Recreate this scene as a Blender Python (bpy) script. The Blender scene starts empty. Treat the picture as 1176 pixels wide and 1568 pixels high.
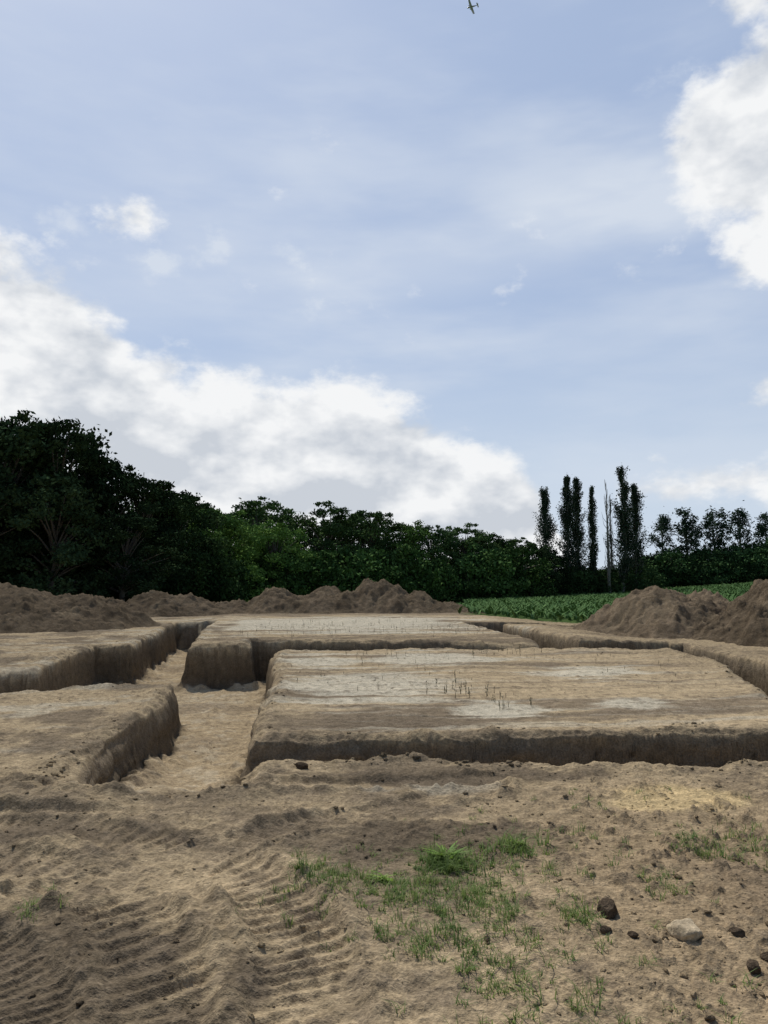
import bpy, math, numpy as np
from mathutils import Vector
rng = np.random.default_rng(11)
scene = bpy.context.scene
scene.view_settings.view_transform='Standard'
scene.view_settings.look='None'
scene.view_settings.exposure=0

# ------------------------------------------------------------ noise helpers
LAT = np.random.default_rng(5).random((256,256))
def vnoise(x,y):
    xi=np.floor(x).astype(np.int64); yi=np.floor(y).astype(np.int64)
    fx=x-xi; fy=y-yi
    fx=fx*fx*(3-2*fx); fy=fy*fy*(3-2*fy)
    a=LAT[xi&255,yi&255]; b=LAT[(xi+1)&255,yi&255]
    c=LAT[xi&255,(yi+1)&255]; d=LAT[(xi+1)&255,(yi+1)&255]
    return (a*(1-fx)+b*fx)*(1-fy)+(c*(1-fx)+d*fx)*fy
def fbm(x,y,scale,octv=4,seed=0.0,gain=.5):
    x=x*scale+seed*17.3; y=y*scale+seed*9.1
    tot=0; amp=1; s=0
    for o in range(octv):
        tot=tot+amp*(vnoise(x,y)-.5); s+=amp
        x,y=(x*.8-y*.6)*2.03+13.1,(x*.6+y*.8)*2.03+7.7
        amp*=gain
    return tot/s*3.2
def sstep(a,b,v):
    k=np.clip((v-a)/(b-a),0,1); return k*k*(3-2*k)

# ------------------------------------------------------------ terrain
def st(x,y):
    dx=x+1.47; dy=y-8.99
    return dx*.9936+dy*.1132, -dx*.1132+dy*.9936
def box(s,t,s0,s1,t0,t1):
    return np.maximum(np.abs(s-(s0+s1)/2)-(s1-s0)/2, np.abs(t-(t0+t1)/2)-(t1-t0)/2)
def trench(x,y):
    n1=fbm(x,y,.6,2,1)*.08+fbm(x,y,2.0,3,2,.4)*.06
    n2=fbm(x,y,.6,2,3)*.08+fbm(x,y,2.0,3,4,.4)*.06
    s,t=st(x+n1,y+n2)
    d=box(s,t,-1.65,0,-2.2,12.2)
    d=np.minimum(d,box(s,t,-5.2,-.9,6.08,12.2))
    d=np.minimum(d,box(s,t,-5.2,-2.4,11.0,13.35))
    d=np.minimum(d,box(s,t,-16,-4.5,6.08,8.9))
    sk=s+.055*(t-13)
    d=np.minimum(d,box(sk,t,-4.1,-2.4,12.3,25.5))
    d=np.minimum(d,box(s,t+.12*s,-.7,7.9,11.85,12.8))
    d=np.minimum(d,box(s,t,7.2,8.6,10.8,22.2))
    d=np.minimum(d,box(s,t,7.3,12.6,20.8,22.3))
    d=np.minimum(d,box(s,t,7.8,11.2,10.9,12.5))
    c=np.interp(t,[-3,2.6,7.3,11.9],[6.3,8.0,10.0,10.6])+.45
    d=np.minimum(d,np.maximum(np.abs(s-c)-.55,np.abs(t-5.4)-7.0))
    near=np.interp(s,[0,1.7,3,4.5,8],[-1.05,-1.1,-1.6,-1.85,-1.7])
    far=np.interp(s,[0,2.3,6,9],[0,-.12,0.05,.1])
    d=np.minimum(d,np.maximum(np.maximum(near-t,t-far),np.abs(s-3.8)-4.6))
    return d,s,t
def polydist(x,y,pts):
    best=np.full(x.shape,1e9); arc=np.zeros(x.shape); side=np.zeros(x.shape); acc=0
    for (ax,ay),(bx,by) in zip(pts[:-1],pts[1:]):
        L=math.hypot(bx-ax,by-ay); ux,uy=(bx-ax)/L,(by-ay)/L
        k=np.clip((x-ax)*ux+(y-ay)*uy,0,L)
        dx=x-ax-k*ux; dy=y-ay-k*uy
        dd=np.hypot(dx,dy); m=dd<best
        best=np.where(m,dd,best); arc=np.where(m,acc+k,arc); side=np.where(m,np.sign(ux*dy-uy*dx)*dd,side)
        acc+=L
    return best,arc,side
def smooth_poly(p,n=6):
    p=np.array(p,float); out=[]
    q=np.vstack([2*p[0]-p[1],p,2*p[-1]-p[-2]])
    for i in range(1,len(q)-2):
        for k in range(n):
            u=k/n
            out.append(.5*((2*q[i])+(-q[i-1]+q[i+1])*u+(2*q[i-1]-5*q[i]+4*q[i+1]-q[i+2])*u*u+(-q[i-1]+3*q[i]-3*q[i+1]+q[i+2])*u**3))
    out.append(p[-1]); return [tuple(v) for v in out]
TRACKS=[ (smooth_poly([(-5.5,6.1),(-2.9,5.85),(-1.7,5.5),(-.85,4.85),(-.48,4.11),(-.30,3.24),(-.2,2.0)]),.23,.11,.033),
         (smooth_poly([(-4.5,5.4),(-2.5,5.10),(-1.70,4.65),(-1.22,4.04),(-.90,3.2),(-.75,2.0)]),.22,.14,.042),
         (smooth_poly([(-3.0,4.4),(-2.0,3.9),(-1.5,3.3),(-1.3,2.4)]),.22,.08,.022),
         (smooth_poly([(-2.9,3.6),(-1.7,4.75),(-.5,5.85),(.9,6.9)]),.20,.13,.022),
         (smooth_poly([(-4.2,7.0),(-2.0,6.75),(-.6,7.0),(1.0,7.2)]),.20,.2,.014)]
GRASS=[(.42,5.06,.20,7.0),(.36,5.0,.12,6.0),(-.34,4.78,.20,4.2),(.04,4.53,.27,4.0),(.53,4.35,.33,3.8),(.2,3.97,.26,2.0),(.48,3.7,.22,3.4),(.3,4.75,.28,2.4),
       (.87,5.3,.15,5.0),(2.1,5.3,.26,2.6),(1.6,4.68,.15,3.4),(2.6,5.35,.30,2.2),(-1.86,4.3,.14,2.6),(1.02,4.2,.14,3.4),
       (.95,4.84,.45,.5),(.9,3.25,.4,.6),(.3,4.5,.8,.25),(1.9,5.8,.9,.12),(1.4,3.4,.5,.2),(.7,5.6,.6,.2),(.5,3.3,.3,.8)]
def terrain(x,y):
    r=np.hypot(x,y)
    d,s,t=trench(x,y)
    yc=np.clip(y,9,40)
    top=.012*(yc-9)
    top=top+.05*np.maximum(np.minimum(x+2,0),-8)*sstep(7,14,y)*(1-sstep(15,20,y))
    top=top+.15*sstep(11.9,12.6,t)*sstep(-4.5,-2.3,s)*(1-sstep(9,12,s))*(1-sstep(30,38,t))
    xr=np.clip(x,0,75)
    top=top+.00078*xr*xr*sstep(22,85,y)-.10*sstep(40,60,y)*(1-sstep(5,20,x))
    top=top+.12*fbm(x,y,.05,3,8)*sstep(35,120,r)
    nf=1-sstep(40,80,r)
    plat=sstep(-.1,.4,t)*sstep(-.2,.4,s+3.2*sstep(11.9,12.3,t))*(1-sstep(8,10,s))
    leftb=sstep(0,.5,-1.65-s)*sstep(-2,0,t)
    rough=1-.45*np.maximum(plat,leftb*.6)
    wx=fbm(x,y,2.2,4,16,.6)*.034; wy=fbm(x,y,2.2,4,26,.6)*.027
    trk=np.zeros(x.shape); tz=np.zeros(x.shape)
    for pts,w,per,amp in TRACKS:
        m=(np.abs(x)<7)&(y<9)&(y>1)
        if not m.any(): continue
        xm,ym=x[m],y[m]
        dd,arc,side=polydist(xm+wx[m],ym+wy[m],pts)
        br=sstep(-.85,.25,fbm(xm,ym,1.2,4,17+w+per))
        mask=(1-sstep(w*.80,w*1.15,dd))
        ph=((arc+.30*side+.025*fbm(xm,ym,1.6,2,43))/per)%1.0
        saw=np.where(ph<.68,ph/.68,(1-ph)/.32)
        crumble=np.clip(.85+.5*fbm(xm,ym,8,4,27,.65),0,1.7)
        zz=mask*(amp*1.2*(saw-.5)*br*crumble-.032*(.4+.6*br))
        zz=zz+ .042*np.exp(-((dd-w*1.22)/.055)**2)*np.clip(.45+1.0*fbm(xm,ym,3,4,19,.65),0,1.8)
        old=trk[m]; tz[m]=tz[m]*(1-mask*.7)+zz; trk[m]=np.maximum(old,mask*br)
    calm=1-.6*trk
    coarse=fbm(x,y,.55,3,10)*.028
    mid=fbm(x,y,2.4,4,11,.6)*.022
    fine=fbm(x,y,12,4,12,.7)*.0115
    cl=np.clip(fbm(x,y,10,4,14,.62)-.25,0,1)**.8
    lumps=np.clip(.25+fbm(x,y,.8,3,24),0,1)
    right=sstep(.2,1.6,x)*(1-sstep(5,8,y))
    z=top+(coarse+mid*rough*calm+fine*rough*calm+cl*.032*(.2+.9*right+lumps)*rough*calm)*nf+tz
    rid=fbm(s*.35,t*2.4,1.0,4,15,.6)+.5*fbm(s*.9,t*5,1.0,3,25)
    z=z+rid*.014*np.maximum(plat,leftb)*nf
    z=z+.08*sstep(6.1,6.2,y+fbm(x,y,2,3,20)*.08)*(1-sstep(6.3,7.4,y))*(1-sstep(-2.3,-1.7,x))
    z=z+.055*np.exp(-((d-.20)/.16)**2)*np.clip(fbm(x,y,2.2,4,21,.6)+.25,0,1.3)*nf
    z=z-.05*(1-sstep(0,.12,d+.07*fbm(x,y,4,4,28,.6)))*(d>-.3)
    fl=np.interp(t,[-2.0,-.3,2.2,6,9],[-.02,-.50,-.78,-.82,-.90])
    bl=sstep(-.35,.1,s)*(t<6)
    fl=fl*(1-bl)+(-.78)*bl
    fl=fl+fbm(x,y,1.2,3,22)*.035+fbm(x,y,8,3,23,.6)*.014+.20*sstep(-.55,-.14,d)*np.clip(.25+fbm(x,y,1.5,4,29,.6),0,1.3)
    fl=np.minimum(fl,top+.0)
    w=np.clip((.0-d)/.14,0,1); w=w-.04*np.sin(w*6.283)
    z=z*(1-w)+fl*w
    return z,dict(d=d,s=s,t=t,w=w,top=top,tr=trk,plat=plat,leftb=leftb,cl=cl,r=r,right=right)
def gz(x,y):
    return float(terrain(np.array([float(x)]),np.array([float(y)]))[0][0])

def gauss(s,t,cs,ct,rs,rt): return np.exp(-(((s-cs)/rs)**2+((t-ct)/rt)**2))
def green_line(x,y):
    a=y-(45+2.5*fbm(x,y,.12,3,36))
    b=np.minimum(y-(32.5+1.2*np.clip(9-x,0,20)), (x-.10*y)*1.0)
    return np.maximum(a,b)
def soil_color(x,y,z,a):
    s,t,d,w=a['s'],a['t'],a['d'],a['w']
    tan=np.array([.375,.290,.182]); pale=np.array([.58,.52,.40]); dark=np.array([.120,.094,.066])
    wall_shaded=np.array([.205,.162,.112]); orange=np.array([.52,.395,.215]); grass=np.array([.06,.115,.032])  # trench-face shade is deepened in the wall colour itself
    n=fbm(x,y,.9,5,30); n2=fbm(x,y,4,4,31,.6); n3=fbm(x,y,22,3,32,.6)
    col=np.ones(x.shape+(3,))*tan
    def mix(c,m):
        nonlocal col
        m=np.clip(m,0,1)[...,None]; col=col*(1-m)+c*m
    nearf=1-sstep(7,9,y)
    mix(dark*1.45,sstep(-.2,.7,n+.6*n2)*.68)
    mix(np.array([.25,.180,.110]),nearf*a['right']*.5)
    mix(dark*1.0,nearf*sstep(.2,.65,gauss(x,y,-1.6,3.4,1.05,.95)+.3*n2)*.85)
    mix(dark*1.0,nearf*sstep(.22,.65,gauss(x,y,.35,5.5,.85,.45)+.35*n2)*.8)
    mix(dark*1.1,nearf*sstep(.22,.65,gauss(x,y,.6,7.3,1.7,.3)+.3*n2)*.85)
    mix(dark*1.2,nearf*sstep(.22,.65,gauss(x,y,-2.6,5.6,1.4,.3)+.3*n2)*.75)
    mix(tan*1.4,nearf*sstep(.45,.9,gauss(x,y,-1.4,7.0,1.7,.22)+.3*n2)*.85)
    mix(tan*1.25,nearf*sstep(.45,.95,gauss(x,y,-.9,4.9,.6,.6)+.35*n2)*.6)
    mix(orange,sstep(.30,.7,gauss(x,y,2.4,6.45,.62,.45)+.2*n2)*.9)
    mix(pale*.75,nearf*sstep(.45,1.0,gauss(x,y,.2,6.9,1.4,.2)+.3*n2)*.5)
    st1=fbm(s*.22,t*1.5,1.0,4,33,.6); st2=fbm(s*.5,t*3.6,1.0,4,34,.6); st3=fbm(s*.16,t*6.5,1.0,3,37,.6)
    area=a['plat']
    mix(tan*1.25,area*sstep(-.6,.2,st1)*.9)
    mix(dark*1.8,area*sstep(-.05,.5,-st1+.35*st2+.4*n)*.72)
    mix(dark*1.5,area*sstep(.25,.6,st3)*.45)
    mix(dark*1.5,area*sstep(.3,.8,gauss(s,t,1.3,.7,1.6,.7)+.2*n2)*.75)
    P=np.maximum.reduce([gauss(s,t,3.3,1.9,.75,.75)*1.25,gauss(s,t,1.6,4.6,1.9,2.0)*1.08,gauss(s,t,3.4,9,1.7,1.7)*.98,
        gauss(s,t,2.2,21.5,5.4,6)*1.25,gauss(s,t,5.4,2.1,.8,.6)*1.0,gauss(s,t,6.4,6,1.3,1.6)*.75,gauss(s,t,1,8.5,1.2,2)*.9])
    mix(pale,area*sstep(.30,.72,P+.32*st1+.24*st2)*.85)
    mix(pale*.85,area*sstep(.15,.9,st2+.4*st1)*.45)
    lb=a['leftb']
    mix(tan*1.2,lb*.5); mix(pale*.82,lb*sstep(.0,.5,st1+.3*n2)*.55); mix(dark*1.5,lb*sstep(.0,.45,n)*.75)
    fl=sstep(.6,.98,w)
    dep=a['top']-z
    mix(tan*1.12,fl*.9); mix(pale*.8,fl*sstep(0,.7,n2)*.35); mix(dark*1.8,fl*sstep(.1,.7,n)*.5)
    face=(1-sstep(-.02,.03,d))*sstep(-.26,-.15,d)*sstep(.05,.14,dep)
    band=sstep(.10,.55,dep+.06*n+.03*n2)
    wc=wall_shaded*(1.05-.38*band)[...,None]*(1+.14*fbm(x*.35+dep,dep*6,2.5,3,35)+.05*n2)[...,None]
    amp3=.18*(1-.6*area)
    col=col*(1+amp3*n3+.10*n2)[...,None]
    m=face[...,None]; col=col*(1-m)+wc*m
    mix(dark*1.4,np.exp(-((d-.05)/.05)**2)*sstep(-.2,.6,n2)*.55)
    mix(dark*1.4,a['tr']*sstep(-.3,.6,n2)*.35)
    mix(dark*1.3,sstep(.05,.5,a['cl'])*.5*(a['r']<30))
    gl=green_line(x,y)
    mix(dark*1.5,sstep(-8,-5,y-45)*.6)
    mix(grass,sstep(-.3,1.0,gl)*.92)
    side=np.abs(x)-np.maximum(16,.75*y)
    mix(grass*1.2,sstep(0,6,side+3*n)*.7)
    return np.clip(col,.01,.9)

def np_mesh(name,V,F,mats,col=None,smooth=False,matidx=None):
    me=bpy.data.meshes.new(name)
    k=F.shape[1]
    me.vertices.add(len(V)); me.vertices.foreach_set('co',np.ascontiguousarray(V,dtype=np.float32).ravel())
    me.loops.add(F.size); me.loops.foreach_set('vertex_index',np.ascontiguousarray(F,dtype=np.int32).ravel())
    me.polygons.add(len(F)); me.polygons.foreach_set('loop_start',np.arange(0,F.size,k,dtype=np.int32))
    me.polygons.foreach_set('loop_total',np.full(len(F),k,dtype=np.int32))
    if matidx is not None: me.polygons.foreach_set('material_index',matidx.astype(np.int32))
    if smooth: me.polygons.foreach_set('use_smooth',np.ones(len(F),dtype=bool))
    for m in mats: me.materials.append(m)
    me.update(calc_edges=True)
    if col is not None:
        at=me.attributes.new('soil','FLOAT_COLOR','POINT')
        c=np.ones((len(V),4),dtype=np.float32); c[:,:3]=col
        at.data.foreach_set('color',c.ravel())
    return me
def add(name,me,loc=(0,0,0),rot=(0,0,0),sc=(1,1,1),parent=None):
    o=bpy.data.objects.new(name,me); scene.collection.objects.link(o)
    o.location=loc; o.rotation_euler=rot; o.scale=sc
    if parent: o.parent=parent
    return o

# ------------------------------------------------------------ materials
def newmat(name):
    m=bpy.data.materials.new(name); m.use_nodes=True
    nt=m.node_tree; b=nt.nodes['Principled BSDF']; return m,nt,b
def soil_mat(name,attr=True,base=(.2,.15,.1),bump=.6):
    m,nt,b=newmat(name); N=nt.nodes; L=nt.links
    df=N.new('ShaderNodeBsdfDiffuse'); df.inputs['Roughness'].default_value=.6
    L.new(df.outputs[0],N['Material Output'].inputs['Surface']); N.remove(b)
    geo=N.new('ShaderNodeNewGeometry')
    n1=N.new('ShaderNodeTexNoise'); n1.inputs['Scale'].default_value=45; n1.inputs['Detail'].default_value=3; n1.inputs['Roughness'].default_value=.75
    n2=N.new('ShaderNodeTexNoise'); n2.inputs['Scale'].default_value=7; n2.inputs['Detail'].default_value=4; n2.inputs['Roughness'].default_value=.7
    L.new(geo.outputs['Position'],n1.inputs['Vector']); L.new(geo.outputs['Position'],n2.inputs['Vector'])
    r1=N.new('ShaderNodeMapRange'); r1.inputs[1].default_value=.32; r1.inputs[2].default_value=.68; r1.inputs[3].default_value=.66; r1.inputs[4].default_value=1.30
    r2=N.new('ShaderNodeMapRange'); r2.inputs[1].default_value=.32; r2.inputs[2].default_value=.68; r2.inputs[3].default_value=.78; r2.inputs[4].default_value=1.20
    L.new(n1.outputs['Fac'],r1.inputs[0]); L.new(n2.outputs['Fac'],r2.inputs[0])
    mu=N.new('ShaderNodeMath'); mu.operation='MULTIPLY'; L.new(r1.outputs[0],mu.inputs[0]); L.new(r2.outputs[0],mu.inputs[1])
    vm=N.new('ShaderNodeVectorMath'); vm.operation='SCALE'; L.new(mu.outputs[0],vm.inputs['Scale'])
    if attr:
        a=N.new('ShaderNodeAttribute'); a.attribute_name='soil'; L.new(a.outputs['Color'],vm.inputs[0])
    else: vm.inputs[0].default_value=base
    L.new(vm.outputs[0],df.inputs['Color'])
    bu=N.new('ShaderNodeBump'); bu.inputs['Strength'].default_value=bump; bu.inputs['Distance'].default_value=.03
    ad=N.new('ShaderNodeMath'); ad.operation='MULTIPLY_ADD'; L.new(n2.outputs['Fac'],ad.inputs[0]); ad.inputs[1].default_value=2.5; L.new(n1.outputs['Fac'],ad.inputs[2])
    L.new(ad.outputs[0],bu.inputs['Height']); L.new(bu.outputs['Normal'],df.inputs['Normal'])
    return m
M_soil=soil_mat('soil_ground')
M_spoil=soil_mat('spoil_soil',True,bump=1.0)
M_clod_l=soil_mat('stone_pale',False,(.46,.37,.25),.4)
M_clod_d=soil_mat('clod_dark',False,(.085,.064,.045),.7)  # one even dark brown for the bigger clods
def leaf_mat(name,c1,c2,scale=1.2,trans=.25):
    m,nt,b=newmat(name); N=nt.nodes; L=nt.links
    geo=N.new('ShaderNodeNewGeometry')
    n=N.new('ShaderNodeTexNoise'); n.inputs['Scale'].default_value=scale; n.inputs['Detail'].default_value=1
    L.new(geo.outputs['Position'],n.inputs['Vector'])
    oi=N.new('ShaderNodeObjectInfo')
    mr=N.new('ShaderNodeMapRange'); mr.inputs[1].default_value=.35; mr.inputs[2].default_value=.65
    L.new(n.outputs['Fac'],mr.inputs[0])
    mx=N.new('ShaderNodeMix'); mx.data_type='RGBA'; mx.inputs[6].default_value=(*c1,1); mx.inputs[7].default_value=(*c2,1)
    L.new(mr.outputs[0],mx.inputs[0])
    mm=N.new('ShaderNodeMix'); mm.data_type='RGBA'; mm.blend_type='MULTIPLY'; mm.inputs[0].default_value=1
    L.new(mx.outputs[2],mm.inputs[6]); L.new(oi.outputs['Color'],mm.inputs[7])
    if trans==0:
        df=N.new('ShaderNodeBsdfDiffuse'); L.new(mm.outputs[2],df.inputs['Color']); L.new(df.outputs[0],N['Material Output'].inputs['Surface'])
        N.remove(b); return m
    b.inputs['Roughness'].default_value=.6; b.inputs['Specular IOR Level'].default_value=.2
    L.new(mm.outputs[2],b.inputs['Base Color'])
    tr=N.new('ShaderNodeBsdfTranslucent'); L.new(mm.outputs[2],tr.inputs['Color'])
    ms=N.new('ShaderNodeMixShader'); ms.inputs[0].default_value=trans
    L.new(b.outputs[0],ms.inputs[1]); L.new(tr.outputs[0],ms.inputs[2])
    L.new(ms.outputs[0],N['Material Output'].inputs['Surface'])
    return m
M_oak=leaf_mat('oak_leaves',(.036,.060,.028),(.082,.116,.048),.6,0)
M_pop=leaf_mat('poplar_leaves',(.036,.052,.034),(.056,.076,.044),1.2,0)
M_crop=leaf_mat('crop_leaves',(.07,.13,.05),(.11,.18,.07),.3,0)
M_grass=leaf_mat('grass_blades',(.09,.15,.035),(.16,.215,.06),6,.35)
M_broad=leaf_mat('broad_leaves',(.13,.24,.035),(.22,.33,.06),9,.4)
M_weed=leaf_mat('weed_leaves',(.045,.05,.03),(.08,.08,.045),6,.2)
def plain(name,c,rough=.8):
    m,nt,b=newmat(name); n=nt.nodes.new('ShaderNodeTexNoise'); n.inputs['Scale'].default_value=9
    geo=nt.nodes.new('ShaderNodeNewGeometry'); nt.links.new(geo.outputs['Position'],n.inputs['Vector'])
    mr=nt.nodes.new('ShaderNodeMapRange'); mr.inputs[3].default_value=.65; mr.inputs[4].default_value=1.35
    nt.links.new(n.outputs['Fac'],mr.inputs[0])
    v=nt.nodes.new('ShaderNodeVectorMath'); v.operation='SCALE'; v.inputs[0].default_value=c
    nt.links.new(mr.outputs[0],v.inputs['Scale']); nt.links.new(v.outputs[0],b.inputs['Base Color'])
    b.inputs['Roughness'].default_value=rough; return m
M_bark=plain('bark',(.085,.07,.055)); M_bark_p=plain('poplar_bark',(.19,.17,.15))
M_plane=plain('airplane_paint',(.3,.31,.35),.4)

# ------------------------------------------------------------ ground sheet
dense=np.linspace(-math.radians(31),math.radians(31),960)
rest=np.linspace(math.radians(31),math.radians(329),150)[1:-1]
th=np.concatenate([dense,rest])
R=[.25]
while R[-1]<1500:
    r=R[-1]
    if r<1.8: stp=.12
    elif r<6: stp=max(.0105,.0030*r)
    elif r<8.6: stp=.024
    elif r<10.8: stp=.015
    elif r<20.3: stp=.0036*r
    elif r<23.6: stp=.035
    elif r<40: stp=.0042*r
    elif r<60: stp=.008*r
    else: stp=.03*r
    R.append(r+stp)
R=np.array(R); nr,nth=len(R),len(th)
rr,tt=np.meshgrid(R,th,indexing='ij')
X=(rr*np.sin(tt)).ravel(); Y=(rr*np.cos(tt)).ravel()
Z,at=terrain(X,Y)
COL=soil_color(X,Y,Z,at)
dep=at['top']-Z
fm=(1-sstep(-.01,.05,at['d']))*sstep(-.34,-.16,at['d'])*sstep(.02,.15,dep)
hx=fbm(X+.3*Y,Z*2.2+3,3.2,4,41,.6)*.045*fm; hy=fbm(X*.8-.3*Y+40,Z*2.2,3.2,4,42,.6)*.045*fm
V=np.stack([X+hx,Y+hy,Z],1)
i=np.arange(nr-1)[:,None]; j=np.arange(nth)[None,:]; j2=(j+1)%nth
F=np.stack([(i*nth+j),(i*nth+j2),((i+1)*nth+j2),((i+1)*nth+j)],-1).reshape(-1,4)[:, ::-1]
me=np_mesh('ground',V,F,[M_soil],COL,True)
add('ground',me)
print('ground verts',len(V))

# ------------------------------------------------------------ spoil heaps
def heap(peaks,bounds,res,seed,dark=1.0):
    x0,x1,y0,y1=bounds
    nx=int((x1-x0)/res); ny=int((y1-y0)/res)
    gx,gy=np.meshgrid(np.linspace(x0,x1,nx),np.linspace(y0,y1,ny),indexing='ij')
    x=gx.ravel(); y=gy.ravel()
    base,a=terrain(x,y)
    wx=x+fbm(x,y,.5,4,seed,.6)*.5; wy=y+fbm(x,y,.5,4,seed+1,.6)*.5
    h=np.full(x.shape,-1.0)
    for (px,py,ph,prx,pry) in peaks:
        q=np.sqrt(((wx-px)/prx)**2+((wy-py)/pry)**2)
        cone=ph*(1.10-1.10*np.sqrt(q*q+.03)); k=.18
        hh=np.clip(.5+.5*(cone-h)/k,0,1); h=h*(1-hh)+cone*hh+k*hh*(1-hh)
    h=np.maximum(h,-.3)
    e=np.clip(h/.5,0,1)
    h=h+e*(fbm(x,y,.9,4,seed+2,.6)*.13+fbm(x,y,3.2,4,seed+3,.7)*.10+np.clip(fbm(x,y,5,4,seed+4,.65),0,1)*.14)
    h=h+np.clip(1-np.abs(h)/.35,0,1)*np.clip(fbm(x,y,4,4,seed+9,.65),0,1)*.15
    z=base+h-.12
    n=fbm(x,y,.7,4,seed+5); n2=fbm(x,y,4,4,seed+6,.6)
    c=np.ones((len(x),3))*np.array([.178,.136,.092])*dark
    c=c*(1+.22*n+.25*n2)[:,None]
    lt=sstep(.1,.9,fbm(x,y,1.1,4,seed+7,.6))[:,None]*.5
    c=c*(1-lt)+np.array([.28,.22,.145])*lt
    V=np.stack([x,y,z],1)
    I=np.arange(nx-1)[:,None]; J=np.arange(ny-1)[None,:]
    F=np.stack([I*ny+J,(I+1)*ny+J,(I+1)*ny+J+1,I*ny+J+1],-1).reshape(-1,4)
    return np_mesh('spoil_heap',V,F,[M_spoil],np.clip(c,.02,.6),True)
add('dirt_pile',heap([(-15.5,31,2.0,6,4.5),(-12.6,32,1.55,3.5,3.2),(-19,30,2.1,6,5),(-14.2,30.4,1.75,2,3)],(-26,-7,24,38),.07,40,.85))
add('dirt_pile',heap([(-12.6,43,1.5,3.2,3.5),(-10.8,43,1.4,2.6,3),(-16,44,1.2,4,3),(-11.8,42.4,1.45,2,3)],(-21,-6.5,38,48),.08,50,.9))
add('dirt_pile',heap([(-6.2,44,1.65,2.6,3),(-3.6,44,1.8,2.4,3.2),(-.9,44.5,2.2,2.5,3.6),(0.1,44,2.2,2.2,3),(1.6,43.7,1.5,2.0,2.6),(3.4,43.5,.7,3,2.4),(-8.6,44,.9,3,2.6),(-4.9,43.5,1.2,2,2.6),(-2.2,43.5,1.45,2,2.6)],(-12.5,7,38.5,50),.08,60,.95))
add('dirt_pile',heap([(9.9,28,1.95,2.7,3.8),(11.6,28.5,1.6,2.4,3.6),(8.8,28,.85,1.8,3),(10.9,27,1.3,1.8,3)],(5,15.5,22,34),.06,70,1.1))
add('dirt_pile',heap([(12.8,24.3,2.35,2.6,3.4),(14.7,25,2.9,4,4),(11.5,23.4,1.4,1.5,2.4),(12.1,22.4,1.3,1.7,2.2),(10.9,24.4,1.0,1.6,2.0)],(8.2,22,18,30),.05,80,.85))

# ------------------------------------------------------------ clods
def ico():
    p=(1+5**.5)/2
    v=np.array([(-1,p,0),(1,p,0),(-1,-p,0),(1,-p,0),(0,-1,p),(0,1,p),(0,-1,-p),(0,1,-p),(p,0,-1),(p,0,1),(-p,0,-1),(-p,0,1)],float)
    v/=np.linalg.norm(v[0])
    f=[(0,11,5),(0,5,1),(0,1,7),(0,7,10),(0,10,11),(1,5,9),(5,11,4),(11,10,2),(10,7,6),(7,1,8),(3,9,4),(3,4,2),(3,2,6),(3,6,8),(3,8,9),(4,9,5),(2,4,11),(6,2,10),(8,6,7),(9,8,1)]
    return v,np.array(f)
def subdiv(v,f):
    v=list(map(tuple,v)); cache={}; nf=[]
    def mid(a,b):
        k=(min(a,b),max(a,b))
        if k not in cache:
            m=np.array(v[a])+np.array(v[b]); m/=np.linalg.norm(m); v.append(tuple(m)); cache[k]=len(v)-1
        return cache[k]
    for a,b,c in f:
        ab,bc,ca=mid(a,b),mid(b,c),mid(c,a)
        nf+=[(a,ab,ca),(b,bc,ab),(c,ca,bc),(ab,bc,ca)]
    return np.array(v),np.array(nf)
IV,IF=ico(); IV2,IF2=subdiv(IV,IF); IV3,IF3=subdiv(IV2,IF2); IV4,IF4=subdiv(IV3,IF3)
def scatter_clods(n,sampler,rmin,rmax,power=3):
    x,y=sampler(n); z,a=terrain(x,y)
    keep=(a['w']<.05)|(a['w']>.97); x,y,z=x[keep],y[keep],z[keep]; n=len(x)
    a={k_:v[keep] for k_,v in a.items()}
    col=soil_color(x,y,z,a)*(.6+.45*rng.random(n))[:,None]
    r=rmin+(rmax-rmin)*rng.random(n)**power
    base=IV2; k=len(base)
    jit=1+rng.normal(0,.24,(n,k,1))
    sc=np.stack([.7+.7*rng.random(n),.7+.7*rng.random(n),.4+.4*rng.random(n)],1)[:,None,:]
    ang=rng.random(n)*6.28; c,s_=np.cos(ang)[:,None],np.sin(ang)[:,None]
    P=base[None]*jit*sc*r[:,None,None]
    px=P[...,0]*c-P[...,1]*s_; py=P[...,0]*s_+P[...,1]*c
    P=np.stack([px+x[:,None],py+y[:,None],P[...,2]+(z+r*.12)[:,None]],-1).reshape(-1,3)
    F=(IF2[None]+(np.arange(n)*k)[:,None,None]).reshape(-1,3)
    return P,F,np.repeat(col,k,axis=0)
def smp_near(n):
    y=2.2+6.0*rng.random(n)**.9; x=(rng.random(n)*2-1)*.58*y
    dens=.12+.75*sstep(.2,1.6,x)*(1-.6*sstep(4.5,7,y))+.5*np.clip(fbm(x,y,1.3,3,90),0,1)
    m=rng.random(n)<dens*.75; return x[m],y[m]
def smp_mid(n):
    y=8+18*rng.random(n)**1.4; x=(rng.random(n)*2-1)*.56*y
    m=rng.random(n)<.9*np.clip(fbm(x,y,.8,3,91),0,1); return x[m],y[m]
def smp_edge(n):
    y=6.6+14*rng.random(n)**1.2; x=(rng.random(n)*2-1)*.56*y
    d,_,_=trench(x,y); m=(d>.0)&(d<.3)&(rng.random(n)<np.clip(fbm(x,y,1.5,3,92)+.3,0,1)); return x[m],y[m]
Q=[scatter_clods(9000,smp_near,.003,.018,5),scatter_clods(1500,smp_mid,.008,.028,4),scatter_clods(9000,smp_edge,.008,.03,3)]
o=0;Ps=[];Fs_=[];Cs=[]
for p,f,c in Q: Ps.append(p);Fs_.append(f+o);Cs.append(c);o+=len(p)
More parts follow.
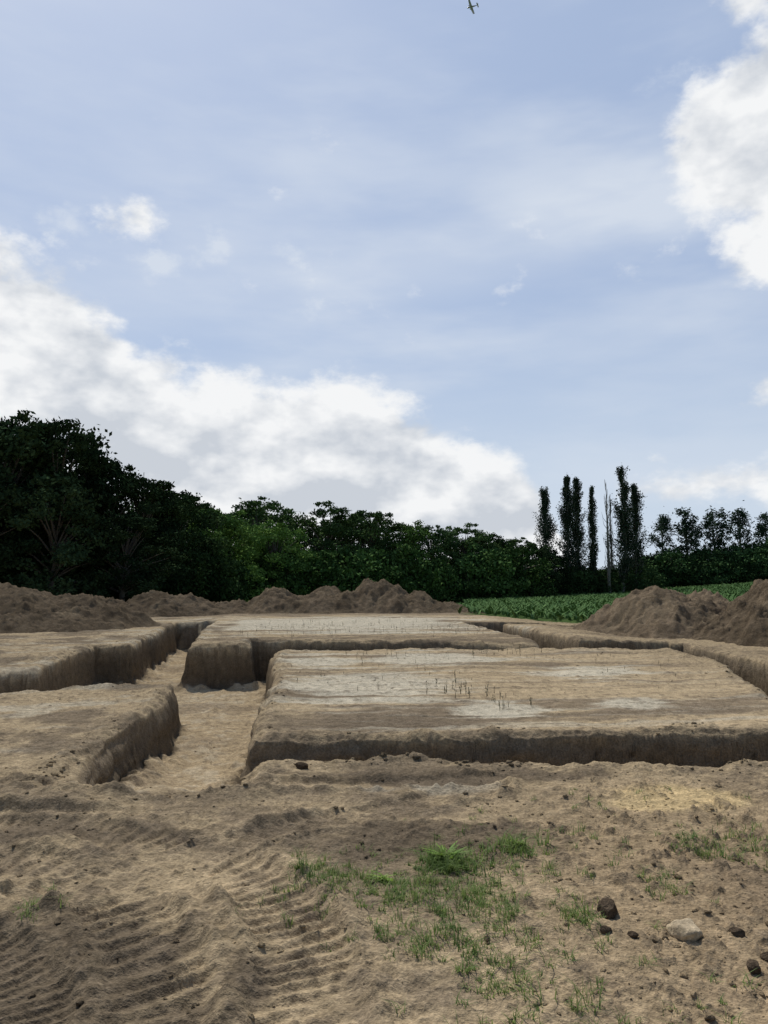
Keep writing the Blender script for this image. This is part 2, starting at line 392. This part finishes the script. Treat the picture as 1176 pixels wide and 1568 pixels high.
add('soil_clods',np_mesh('soil_clods',np.vstack(Ps),np.vstack(Fs_),[M_spoil],np.vstack(Cs),False))
def rock(name,x,y,r,sc,mat,seed):
    v=IV4.copy(); g=np.random.default_rng(seed)
    for _ in range(11):
        n=g.normal(size=3); n/=np.linalg.norm(n); lim=.55+.3*g.random()
        dd=v@n; v=v-np.outer(np.clip(dd-lim,0,None),n)
    v*= (1+.09*fbm(v[:,0]+seed,v[:,1]+v[:,2]*1.3,2.5,4,seed,.6))[:,None]
    v=v*np.array(sc)*r
    add(name,np_mesh(name,v,IF4,[mat],None,True),(x,y,gz(x,y)+r*sc[2]*.35),(0,0,g.random()*6))
rock('dirt_clod',1.18,4.24,.066,(1.1,.9,.8),M_clod_d,3)
rock('stone',1.50,4.0,.092,(1.15,.9,.66),M_clod_l,4)
rock('dirt_clod',1.66,3.66,.045,(1,.9,.8),M_clod_d,5)
rock('dirt_clod',1.80,3.78,.05,(1.2,.9,.7),M_clod_d,6)
rock('dirt_clod',1.10,4.02,.030,(1.2,.9,.7),M_clod_d,7)
rock('dirt_clod',1.22,3.98,.026,(1.2,.9,.7),M_clod_d,8)
rock('dirt_clod',1.74,4.0,.032,(1.2,.9,.7),M_clod_d,9)
rock('dirt_clod',-.78,7.62,.07,(1.4,.9,.6),M_clod_d,12)

# ------------------------------------------------------------ blades / leaves
def blades(x,y,z,h,w,lean,segs=2):
    n=len(x); ang=rng.random(n)*6.28
    dx,dy=np.cos(ang),np.sin(ang); wx,wy=-dy,dx
    rows=[]
    for k in range(segs+1):
        u=k/segs; off=lean*h*u*u; zz=z+h*(u-.35*lean*u*u); ww=w*(1-u*.85)/2
        cx=x+dx*off; cy=y+dy*off
        rows.append(np.stack([cx-wx*ww,cy-wy*ww,zz],1)); rows.append(np.stack([cx+wx*ww,cy+wy*ww,zz],1))
    V=np.stack(rows,1).reshape(-1,3); m=2*(segs+1)
    b=(np.arange(n)*m)[:,None]; Fs=[]
    for k in range(segs): Fs.append(b+np.array([[2*k,2*k+1,2*k+3,2*k+2]]))
    return V,np.vstack(Fs)
gx=[];gy=[];gh=[];gw=[];gl=[]
for cx,cy,r,dn in GRASS:
    n=int(dn*r*r*3.14*900)+3
    nt=max(3,n//10)
    tx=cx+rng.normal(0,r*.62,nt); ty=cy+rng.normal(0,r*.62,nt)
    for a_,b_ in zip(tx,ty):
        k=rng.integers(6,20); sz=.4+1.1*rng.random()
        gx.append(a_+rng.normal(0,.018*sz,k)); gy.append(b_+rng.normal(0,.018*sz,k))
        gh.append((.02+.055*rng.random(k))*sz*(1.4 if dn>=5 else 1)); gw.append(.003+.0045*rng.random(k)*(1.8 if dn>=5 else 1)); gl.append(.3+1.1*rng.random(k))
gx,gy,gh,gw,gl=map(np.concatenate,(gx,gy,gh,gw,gl))
zz,_=terrain(gx,gy)
V,F=blades(gx,gy,zz-.004,gh,gw,gl)
add('grass',np_mesh('grass',V,F,[M_grass])); print('grass blades',len(gx))
def rosette(name,x,y,n,L,W):
    l=L*(.6+.5*rng.random(n))
    V,F=blades(np.full(n,x)+rng.normal(0,.02,n),np.full(n,y)+rng.normal(0,.02,n),np.full(n,gz(x,y)),l,np.full(n,W),.7+.6*rng.random(n),3)
    add(name,np_mesh(name,V,F,[M_broad]))
rosette('broadleaf_weed',.40,5.05,26,.13,.036)
rosette('broadleaf_weed',.00,4.72,16,.08,.032)
rosette('broadleaf_weed',.88,5.33,10,.10,.014)
def stalks(name,pts):
    Vs=[];Fs=[];o=0
    for (x,y,h) in pts:
        z=gz(x,y); n=int(rng.integers(3,7))
        V,F=blades(np.full(n,x)+rng.normal(0,.008,n),np.full(n,y),z+h*rng.random(n)*.8,h*(.15+.22*rng.random(n)),np.full(n,.012*h/.25+.004),.5+rng.random(n)*.8,2)
        V2,F2=blades(np.array([x,x]),np.array([y,y+.004]),np.array([z,z])-.01,np.array([h,h]),np.array([.008,.008]),np.array([.12,.1]),2)
        for a_,b_ in((V,F),(V2,F2)): Vs.append(a_);Fs.append(b_+o);o+=len(a_)
    add(name,np_mesh(name,np.vstack(Vs),np.vstack(Fs),[M_weed]))
pts=[]
for _ in range(22): pts.append((1.15+rng.normal(0,.25),12.6+rng.normal(0,.5),.10+.22*rng.random()))
for _ in range(16): pts.append((1.85+rng.normal(0,.2),11.7+rng.normal(0,.4),.06+.12*rng.random()))
for _ in range(24): pts.append((-.6+rng.normal(0,1.0),15+rng.normal(0,1.6),.05+.10*rng.random()))
for _ in range(60): pts.append((-1+5*rng.random(),18+3*rng.random(),.06+.12*rng.random()))
for _ in range(150): pts.append((-4.5+8*rng.random(),23+9*rng.random(),.06+.17*rng.random()))
for _ in range(20): pts.append((4+4*rng.random(),13+6*rng.random(),.06+.1*rng.random()))
stalks('weed_seedlings',pts)

# ------------------------------------------------------------ crop field
yy=np.arange(32,112,.42)
GX,GY=np.meshgrid(np.arange(3,78,.8),yy,indexing='ij')
gx=(GX+rng.normal(0,.05,GX.shape)).ravel(); gy=(GY+rng.normal(0,.08,GX.shape)).ravel()
m=(gx>.10*gy+.6*fbm(gx,gy,.1,2,3))&(gx<.60*gy)&(gy>32.8+1.2*np.clip(9-gx,0,20)); gx,gy=gx[m],gy[m]
k=3; gx=np.repeat(gx,k); gy=np.repeat(gy,k); zz,_=terrain(gx,gy)
n=len(gx); h=.34+.25*rng.random(n)
V,F=blades(gx,gy,zz+.02+.12*rng.random(n),h,.12+.08*rng.random(n),.6+.7*rng.random(n),2)
add('crop_field',np_mesh('crop_field',V,F,[M_crop])); print('crop blades',n)

# ------------------------------------------------------------ trees
def tube(Vs,Fs,pts,rad,n=6):
    pts=[Vector(p) for p in pts]; o=sum(len(v) for v in Vs); ring=[]
    for i_,p in enumerate(pts):
        d=(pts[min(i_+1,len(pts)-1)]-pts[max(i_-1,0)]).normalized()
        a=d.cross(Vector((.3,.9,.1))).normalized(); b=d.cross(a)
        for k in range(n):
            t_=6.2832*k/n; ring.append(tuple(p+(a*math.cos(t_)+b*math.sin(t_))*rad[i_]))
    Vs.append(np.array(ring)); f=[]
    for i_ in range(len(pts)-1):
        for k in range(n): f.append((o+i_*n+k,o+i_*n+(k+1)%n,o+(i_+1)*n+(k+1)%n,o+(i_+1)*n+k))
    Fs.append(np.array(f))
def leaf_quads(C,size,g):
    n=len(C); a=g.normal(size=(n,3)); a/=np.linalg.norm(a,axis=1,keepdims=True)
    b=g.normal(size=(n,3)); b-=a*(a*b).sum(1,keepdims=True); b/=np.linalg.norm(b,axis=1,keepdims=True)
    s_=size[:,None]
    V=np.stack([C-a*s_*.6,C-b*s_*.33+a*s_*.05,C+a*s_*.6,C+b*s_*.33],1).reshape(-1,3)
    return V,(np.arange(n)*4)[:,None]+np.arange(4)[None]
def finish(name,Vs,Fs,C,size,g,mats):
    nb=sum(len(f) for f in Fs); V,F=leaf_quads(C,size,g); o=sum(len(v) for v in Vs)
    Vs.append(V); Fs.append(F+o)
    return np_mesh(name,np.vstack(Vs),np.vstack(Fs),mats,None,False,np.concatenate([np.zeros(nb),np.ones(len(F))]))
def broadleaf(seed,H=10,Rm=3.6,nclump=110,per=170,low=.06,lsize=.22,name='tree'):
    g=np.random.default_rng(seed); Vs=[];Fs=[]
    bend=[(g.normal(0,.25),g.normal(0,.25)) for _ in range(5)]
    tp=[(bend[i_][0]*i_*.4,bend[i_][1]*i_*.4,H*.8*i_/4-.3*(i_==0)) for i_ in range(5)]
    tube(Vs,Fs,tp,[.30,.22,.16,.10,.04])
    C=[];S=[]
    for c in range(nclump):
        zn=low+(1-low)*g.random()**.85*.97
        prof=math.sqrt(max(0,1-((zn-.42)/.60)**2))
        ang=g.random()*6.283; lob=1+.26*math.sin(ang*3+seed)+.18*math.sin(ang*5+zn*7+seed*2)+.12*g.normal()
        rad=Rm*prof*lob*(.5+.5*g.random()**.5)
        p=np.array([rad*math.cos(ang),rad*math.sin(ang),zn*H+g.normal(0,.25)])
        cr=(.45+.65*g.random())*(.6 if zn>.88 else 1)
        k=int(per*cr*1.2); q=g.normal(size=(k,3)); q/=np.linalg.norm(q,axis=1,keepdims=True)
        q*=(g.random(k)**.4)[:,None]*cr*np.array([1.15,1.15,.65])*(1+.2*g.normal(size=(k,1)))
        C.append(p+q); S.append(lsize*(.6+.8*g.random(k)))
        if c%3==0:
            z0=max(.8,p[2]*.62); i0=min(3,int(z0/(H*.2)))
            b0=np.array(tp[i0])*1.0; b0[2]=min(z0,H*.78)
            mid=(b0+p)/2+np.array([0,0,.25]); tube(Vs,Fs,[b0,mid,p],[.10,.06,.02],5)
    return finish(name,Vs,Fs,np.vstack(C),np.concatenate(S),g,[M_bark,M_oak])
OAK=[broadleaf(s_,name='oak_tree') for s_ in (1,2,3,4,5)]
SHR=[broadleaf(s_,H=4,Rm=2.3,nclump=46,per=90,low=.02,lsize=.24,name='shrub') for s_ in (11,12,13)]
def poplar(seed,H=16,R=.95,dens=1.0,bare=False,low=.1,name='poplar_tree'):
    g=np.random.default_rng(seed); Vs=[];Fs=[]
    lx,ly=g.normal(0,.25),g.normal(0,.2)
    def ax(zn): return np.array([lx*math.sin(zn*2.6),ly*math.sin(zn*3.1),zn*H])
    tube(Vs,Fs,[ax(0)-np.array([0,0,.3]),ax(.3),ax(.65),ax(.97)],[.26,.19,.10,.02],7)
    C=[];S=[]
    for c in range(int(130 if not bare else 60)):
        zn=low+(.95-low)*g.random(); z0=zn*H
        prof=min(1,(zn-low)/.2+.40)*(1-max(0,(zn-.42)/.58)**1.3*.88)
        prof*=1+.24*math.sin(zn*19+seed*3)
        ang=g.random()*6.283; rr_=R*prof*(.35+.8*g.random())*(1.35 if g.random()<.15 else 1)
        ln=H*(.09+.06*g.random())*(1.1-.4*zn)
        b0=ax(zn)
        e=b0+np.array([math.cos(ang)*rr_,math.sin(ang)*rr_,min(ln,H*.995-z0)])
        m_=b0+np.array([math.cos(ang)*rr_*.75,math.sin(ang)*rr_*.75,ln*.45])
        tube(Vs,Fs,[b0,m_,e],[.05,.035,.012],4)
        if bare and g.random()<.93: continue
        k=int(78*dens); u=g.random(k)[:,None]
        q=b0*(1-u)**2+2*u*(1-u)*m_+u*u*e
        q=q+g.normal(size=(k,3))*np.array([.19,.19,.30])*(.5+.5*R)*(.4+.6*prof)
        C.append(q); S.append(.19*(.6+.8*g.random(k)))
    if not C: C=[np.array([[0,0,H*.9]])]; S=[np.array([.2])]
    return finish(name,Vs,Fs,np.vstack(C),np.concatenate(S),g,[M_bark_p,M_pop])
def place(name,me,x,y,top,h0,wsc,rot,color):
    z=gz(x,y); H=top-z; s_=H/h0
    o=add(name,me,(x,y,z-.1),(0,0,rot),(s_*wsc,s_*wsc,s_)); o.color=(*color,1); return o
D=(.48,.54,.58); D2=(.8,.9,.85); Mi=(1.2,1.32,1.1); Li=(1.9,2.1,1.35)
T=[(-38,47,13.2,1.25,D),(-31,50,13.2,1.15,D),(-25.6,51,13.4,1.1,D),(-22.9,54,14.2,.9,D),(-28,57,13.9,1.0,D),(-20.4,56,12.0,.85,D),(-18.6,58,11.0,1.0,D),
   (-16.6,62,10.1,1.05,D2),(-17.5,52,7.5,1.2,D),(-21,49,9.0,1.1,D),(-25,47,9.5,1.1,D),(-29,46,9.5,1.1,D),(-24.4,58,14.6,.75,D),(-26.5,54,14.3,.7,D),
   (-14.9,68,9.4,1.1,Li),(-19,70,11,1.1,D),(-13.9,85,12.3,1.15,Mi),(-10.6,76,8.9,1.1,Li),(-9.8,88,10.8,1.1,Mi),(-6.3,85,11.5,1.1,Mi),(-3.6,90,11.1,1.1,D2),
   (-1.4,87,11.4,.95,Mi),(2.1,88,9.7,1.15,Li),(5.7,90,9.9,1.0,D2),(9.6,92,9.9,1.1,Mi),(12.5,94,9.2,1.2,D2),(15.4,95,8.6,1.2,Mi),(18.4,97,8.0,1.2,D),
   (-17,95,12,1.3,Mi),(-23,80,12,1.3,Mi),(21.6,101,7.2,1.2,D)]
for i_,(x,y,h,ws,c) in enumerate(T):
    j=.7+.6*rng.random()
    place('oak_tree',OAK[i_%5],x,y,h-.1,10.3,ws,rng.random()*6.28,tuple(v*j for v in c))
def hedge(name,pts,col,w=1.0):
    root=bpy.data.objects.new(name,None); scene.collection.objects.link(root)
    for i_,(x,y,h) in enumerate(pts):
        s_=h/4.2; o=add('shrub_%d'%i_,SHR[i_%3],(x,y,gz(x,y)-.1),(0,0,rng.random()*6.28),(s_*w,s_*w,s_),root)
        j=.6+.8*rng.random(); o.color=tuple(c*j for c in col)+(1,)
pts=[]
for u in np.linspace(0,1,30): pts.append((-36+22*u+rng.normal(0,.5),45+20*u**1.3+rng.normal(0,.7),3.2+2.4*rng.random()))
hedge('undergrowth',pts,(.6,.72,.62))
pts=[]
for u in np.linspace(0,1,26): pts.append((-15.5+33*u+rng.normal(0,.4),74+19*u+rng.normal(0,.8),3.6+2.8*rng.random()))
hedge('undergrowth',pts,(1.0,1.2,.9))
pts=[]
for u in np.linspace(0,1,22): pts.append((17+17.5*u+rng.normal(0,.4),103+3*rng.random(),2.8+1.3*rng.random()))
hedge('hedgerow',pts,(.8,.92,.8))
pts=[]
for u in np.linspace(0,1,30): pts.append((40+48*u+rng.normal(0,.4),118+3*rng.random(),5.0+1.2*rng.random()))
for u in np.linspace(0,1,22): pts.append((42+42*u+rng.normal(0,.4),116+1.5*rng.random(),3+1.2*rng.random()))
hedge('distant_hedge',pts,(.75,.92,.85),1.15)
for i_,(x,y,top,R,dn,bare,low) in enumerate([(21.4,103,15.4,1.45,1.0,False,.05),(24.5,103,17.0,1.3,1.0,False,.08),(26.4,104,17.0,1.25,1.0,False,.08),
      (28.2,104,15.8,.8,.8,False,.1),(29.9,103,16.7,.75,1,True,.12),(30.9,105,15.0,.6,1,True,.12),(31.5,103,18.2,1.4,1.1,False,.08),(33.7,104,16.0,1.5,1.0,False,.12)]):
    place('poplar_tree',poplar(20+i_,16,R*1.05,dn,bare,low),x,y,top,16,1.0,rng.random()*6.28,(.75,.82,.85))
def airy(seed):
    g=np.random.default_rng(seed); Vs=[];Fs=[]; H=11
    tube(Vs,Fs,[(0,0,-.3),(.1,0,H*.4),(-.05,.1,H*.7),(.05,0,H*.96)],[.2,.15,.09,.02],6)
    C=[];S=[]
    for c in range(38):
        zn=.42+.56*g.random(); ang=g.random()*6.28; prof=math.sqrt(max(.05,1-((zn-.64)/.37)**2))
        r_=1.6*prof*(.3+.75*g.random()); e=np.array([math.cos(ang)*r_,math.sin(ang)*r_,zn*H])
        b0=np.array([0,0,zn*H-1.1]); tube(Vs,Fs,[b0,(b0+e)/2+np.array([0,0,-.1]),e],[.06,.04,.015],4)
        cr=.35+.4*g.random(); k=int(150*cr)
        C.append(e+g.normal(size=(k,3))*cr*np.array([.55,.55,.6])); S.append(.24*(.6+.8*g.random(k)))
    return finish('row_tree',Vs,Fs,np.vstack(C),np.concatenate(S),g,[M_bark_p,M_pop])
AIRY=[airy(s_) for s_ in (31,32,33)]
for i_,(px_,h,ws) in enumerate([(.360,13.4,.95),(.392,14.6,1.15),(.427,14.6,1.2),(.461,14.4,1.0),(.495,13.9,1.15),(.53,13.4,1),(.57,13.2,1)]):
    place('field_tree',AIRY[i_%3],px_*121,121,h,11,ws,rng.random()*6.28,(.8,.92,.95))

# ------------------------------------------------------------ airplane
Vs=[];Fs=[]
tube(Vs,Fs,[(0,4.3,0),(0,4.0,0),(0,3.2,0),(0,1.5,.1),(0,-.5,.05),(0,-3,.15),(0,-4.3,.3)],[.05,.35,.55,.72,.6,.28,.08],10)
def slab(pts,th):
    o=sum(len(v) for v in Vs); a=np.array([(p[0],p[1],p[2]+th) for p in pts]+[(p[0],p[1],p[2]-th) for p in pts],float)
    Vs.append(a); Fs.append(np.array([(0,1,2,3),(7,6,5,4),(0,4,5,1),(1,5,6,2),(2,6,7,3),(3,7,4,0)])+o)
slab([(0,1.9,-.25),(6.2,1.3,.2),(6.2,0,.2),(0,-.2,-.25)],.12)
slab([(0,-.2,-.25),(-6.2,0,.2),(-6.2,1.3,.2),(0,1.9,-.25)],.12)
slab([(-2.1,-3.9,.3),(2.1,-3.9,.3),(1.8,-4.8,.3),(-1.8,-4.8,.3)],.06)
o=sum(len(v) for v in Vs); fin=[(0,-3.2,.3),(0,-4.1,1.6),(0,-4.8,1.6),(0,-4.6,.3)]
Vs.append(np.array([(.06,p[1],p[2]) for p in fin]+[(-.06,p[1],p[2]) for p in fin])); Fs.append(np.array([(0,1,2,3),(7,6,5,4),(0,4,5,1),(1,5,6,2),(2,6,7,3),(3,7,4,0)])+o)
tube(Vs,Fs,[(1.7,2.6,.05),(1.7,1.8,.05),(1.7,.2,0)],[.15,.36,.12],8); tube(Vs,Fs,[(-1.7,2.6,.05),(-1.7,1.8,.05),(-1.7,.2,0)],[.15,.36,.12],8)
add('airplane',np_mesh('airplane',np.vstack(Vs),np.vstack(Fs),[M_plane]),(81,660,535.5),(math.radians(6),math.radians(14),math.radians(65)),(1.2,1.2,1.2))

# ------------------------------------------------------------ sky, sun
EL,AZ=math.radians(56),math.radians(-26)     # azimuth from +Y toward +X
w=bpy.data.worlds.new('World'); scene.world=w; w.use_nodes=True
nt=w.node_tree; N=nt.nodes; L=nt.links
bg=N['Background']; bg.inputs['Strength'].default_value=.1
def M(op,a,b=None,c=None,clamp=False):
    n=N.new('ShaderNodeMath'); n.operation=op; n.use_clamp=clamp
    for i_,v in enumerate((a,b,c)):
        if v is None: continue
        if isinstance(v,(int,float)): n.inputs[i_].default_value=v
        else: L.new(v,n.inputs[i_])
    return n.outputs[0]
def MR(v,a,b,c=0.,d=1.,mode='SMOOTHSTEP'):
    n=N.new('ShaderNodeMapRange'); n.interpolation_type=mode
    L.new(v,n.inputs[0]); n.inputs[1].default_value=a; n.inputs[2].default_value=b; n.inputs[3].default_value=c; n.inputs[4].default_value=d
    return n.outputs[0]
def MIX(f,a,b):
    n=N.new('ShaderNodeMix'); n.data_type='RGBA'
    if isinstance(f,float): n.inputs[0].default_value=f
    else: L.new(f,n.inputs[0])
    for i_,v in ((6,a),(7,b)):
        if isinstance(v,tuple): n.inputs[i_].default_value=(*v,1)
        else: L.new(v,n.inputs[i_])
    return n.outputs[2]
sky=N.new('ShaderNodeTexSky'); sky.sky_type='NISHITA'; sky.sun_disc=False; sky.sun_elevation=EL; sky.sun_rotation=AZ
sky.air_density=1.0; sky.dust_density=1.2; sky.ozone_density=1.5
tc=N.new('ShaderNodeTexCoord'); sx=N.new('ShaderNodeSeparateXYZ'); L.new(tc.outputs['Generated'],sx.inputs[0])
az=M('MULTIPLY',M('ARCTAN2',sx.outputs[0],sx.outputs[1]),57.2958); el=M('MULTIPLY',M('ARCSINE',sx.outputs[2]),57.2958)
def noise(scale,detail,rough,vec=None,off=(0,0,0),sc=(1,1,1.6),rot=(0,0,0)):
    mp=N.new('ShaderNodeMapping'); mp.inputs['Scale'].default_value=sc; mp.inputs['Location'].default_value=off; mp.inputs['Rotation'].default_value=rot
    L.new(tc.outputs['Generated'],mp.inputs['Vector'])
    n=N.new('ShaderNodeTexNoise'); n.inputs['Scale'].default_value=scale; n.inputs['Detail'].default_value=detail; n.inputs['Roughness'].default_value=rough
    L.new(mp.outputs[0],n.inputs['Vector']); return n.outputs['Fac']
nb=noise(7,6,.56); nm=noise(3.2,3,.5,off=(3,1,2)); nf_=noise(22,5,.6,off=(1,5,2))
nb2=noise(7,4,.56,off=(.02*math.sin(AZ),0.0,.05))
fc=N.new('ShaderNodeFloatCurve'); cv=fc.mapping.curves[0]
P_=[(-60,20),(-40,24),(-27.4,22.8),(-23.1,20.2),(-17.7,17.2),(-9.25,16.9),(-2.4,16.0),(2.6,13.6),(6.9,11.6),(11.6,6.8),(14,2),(17,-4),(60,-8)]
conv=lambda a,e:((a+60)/120,(e+10)/50)
cv.points[0].location=conv(*P_[0]); cv.points[1].location=conv(*P_[-1])
for a,e in P_[1:-1]: cv.points.new(*conv(a,e))
for p in cv.points: p.handle_type='AUTO'
fc.mapping.update()
L.new(MR(az,-60,60,0,1,'LINEAR'),fc.inputs['Value'])
eltop=M('SUBTRACT',M('MULTIPLY',fc.outputs[0],50),10)
depth=M('SUBTRACT',eltop,el)
def ell(ca,ce,rx,ry,k):
    a=M('DIVIDE',M('SUBTRACT',az,ca),rx); b=M('DIVIDE',M('SUBTRACT',el,ce),ry)
    return M('MULTIPLY',M('SUBTRACT',1,M('SQRT',M('ADD',M('MULTIPLY',a,a),M('MULTIPLY',b,b)))),k)
f=M('MINIMUM',M('MULTIPLY',depth,1.15),6.0)
f=M('MAXIMUM',f,M('MULTIPLY',M('MINIMUM',ell(29.4,28.3,8.5,6.3,6.0),3.5),1.6))
f=M('MAXIMUM',f,ell(28.5,23,4.6,3.8,6.5))
f=M('MAXIMUM',f,ell(26.5,37,2.4,1.8,2.0))
f=M('MAXIMUM',f,M('SUBTRACT',ell(-18.9,25.3,2.3,1.5,2.6),.1))
f=M('MAXIMUM',f,ell(22.9,7.2,5.5,1.5,1.6))
f=M('MAXIMUM',f,ell(27,13.2,2.0,1.0,1.2))
f=M('MAXIMUM',f,-1.8)
nn=M('ADD',M('MULTIPLY',M('SUBTRACT',nb,.5),9.0),M('MULTIPLY',M('SUBTRACT',nf_,.5),5.0))
dens=MR(M('ADD',f,nn),-.3,2.2)
w1=M('MAXIMUM',ell(-22.8,24.4,2.5,1.6,1.0),ell(-17,22.6,2.2,1.8,1.3))
for e_ in ((-7,23.6,1.8,2.0,.9),(-13,24,2.5,2.0,.6),(-5.6,20.2,1.5,1.0,.8),(21.5,33.3,3.5,1.0,.9)): w1=M('MAXIMUM',w1,ell(*e_))
w1=M('MAXIMUM',w1,-.5)
wisp=M('MULTIPLY',MR(M('ADD',w1,M('MULTIPLY',M('SUBTRACT',nf_,.5),3.2)),.1,1.5),.65)
veil_n=noise(2.6,5,.55,off=(.4,.2,.9),sc=(.8,1.0,3.2),rot=(0,math.radians(14),0))
band=M('SUBTRACT',1,M('ABSOLUTE',M('DIVIDE',M('SUBTRACT',el,M('ADD',23.5,M('MULTIPLY',az,.13))),4.2)))
veil=M('ADD',M('MULTIPLY',MR(veil_n,.40,.70),.62),M('MULTIPLY',MR(band,-.2,1),.42))
veil=M('ADD',veil,M('MULTIPLY',MR(az,10,-30),M('MULTIPLY',MR(el,24,40),.3)))
veil=M('MULTIPLY',veil,MR(nm,.3,.65,.5,1.05))
haze=MR(el,24,0,0.05,.85)
relief=M('MULTIPLY',M('SUBTRACT',nb,nb2),4.4)
shade=M('ADD',relief,M('MULTIPLY',M('SUBTRACT',nm,.5),2.2))
low=M('MULTIPLY',MR(el,16,9),MR(depth,1.5,7))
br=M('ADD',M('SUBTRACT',.68,M('MULTIPLY',low,.34)),shade,None,True)
ccol=MIX(MR(br,.05,.95,0,1,'LINEAR'),(5.9,6.3,6.9),(9.1,9.2,9.3))
front=MR(M('ABSOLUTE',az),60,105,1,0)
c0=MIX(M('MULTIPLY',front,.72),sky.outputs[0],(4.1,5.2,7.4))
c1=MIX(M('MULTIPLY',haze,front),c0,(6.3,7.2,8.2))
c2=MIX(M('MULTIPLY',M('MINIMUM',M('ADD',veil,wisp),.85),front),c1,(6.9,7.5,8.4))
c3=MIX(M('MULTIPLY',dens,front),c2,ccol)
L.new(c3,bg.inputs['Color'])
sun=bpy.data.lights.new('sun','SUN'); sun.energy=4.8; sun.angle=math.radians(.5); sun.color=(1,.955,.875)
so=bpy.data.objects.new('sun',sun); scene.collection.objects.link(so)
dirv=Vector((math.sin(AZ)*math.cos(EL),math.cos(AZ)*math.cos(EL),math.sin(EL)))
so.rotation_euler=(-dirv).to_track_quat('-Z','Y').to_euler(); so.location=dirv*50

# ------------------------------------------------------------ camera
cam=bpy.data.cameras.new('camera'); co=bpy.data.objects.new('camera',cam); scene.collection.objects.link(co)
co.location=(0,0,1.7); co.rotation_euler=(math.radians(90+5.8),0,0)
cam.sensor_fit='VERTICAL'; cam.sensor_height=36; cam.lens=36*1184/1568
cam.clip_start=.05; cam.clip_end=6000
scene.camera=co
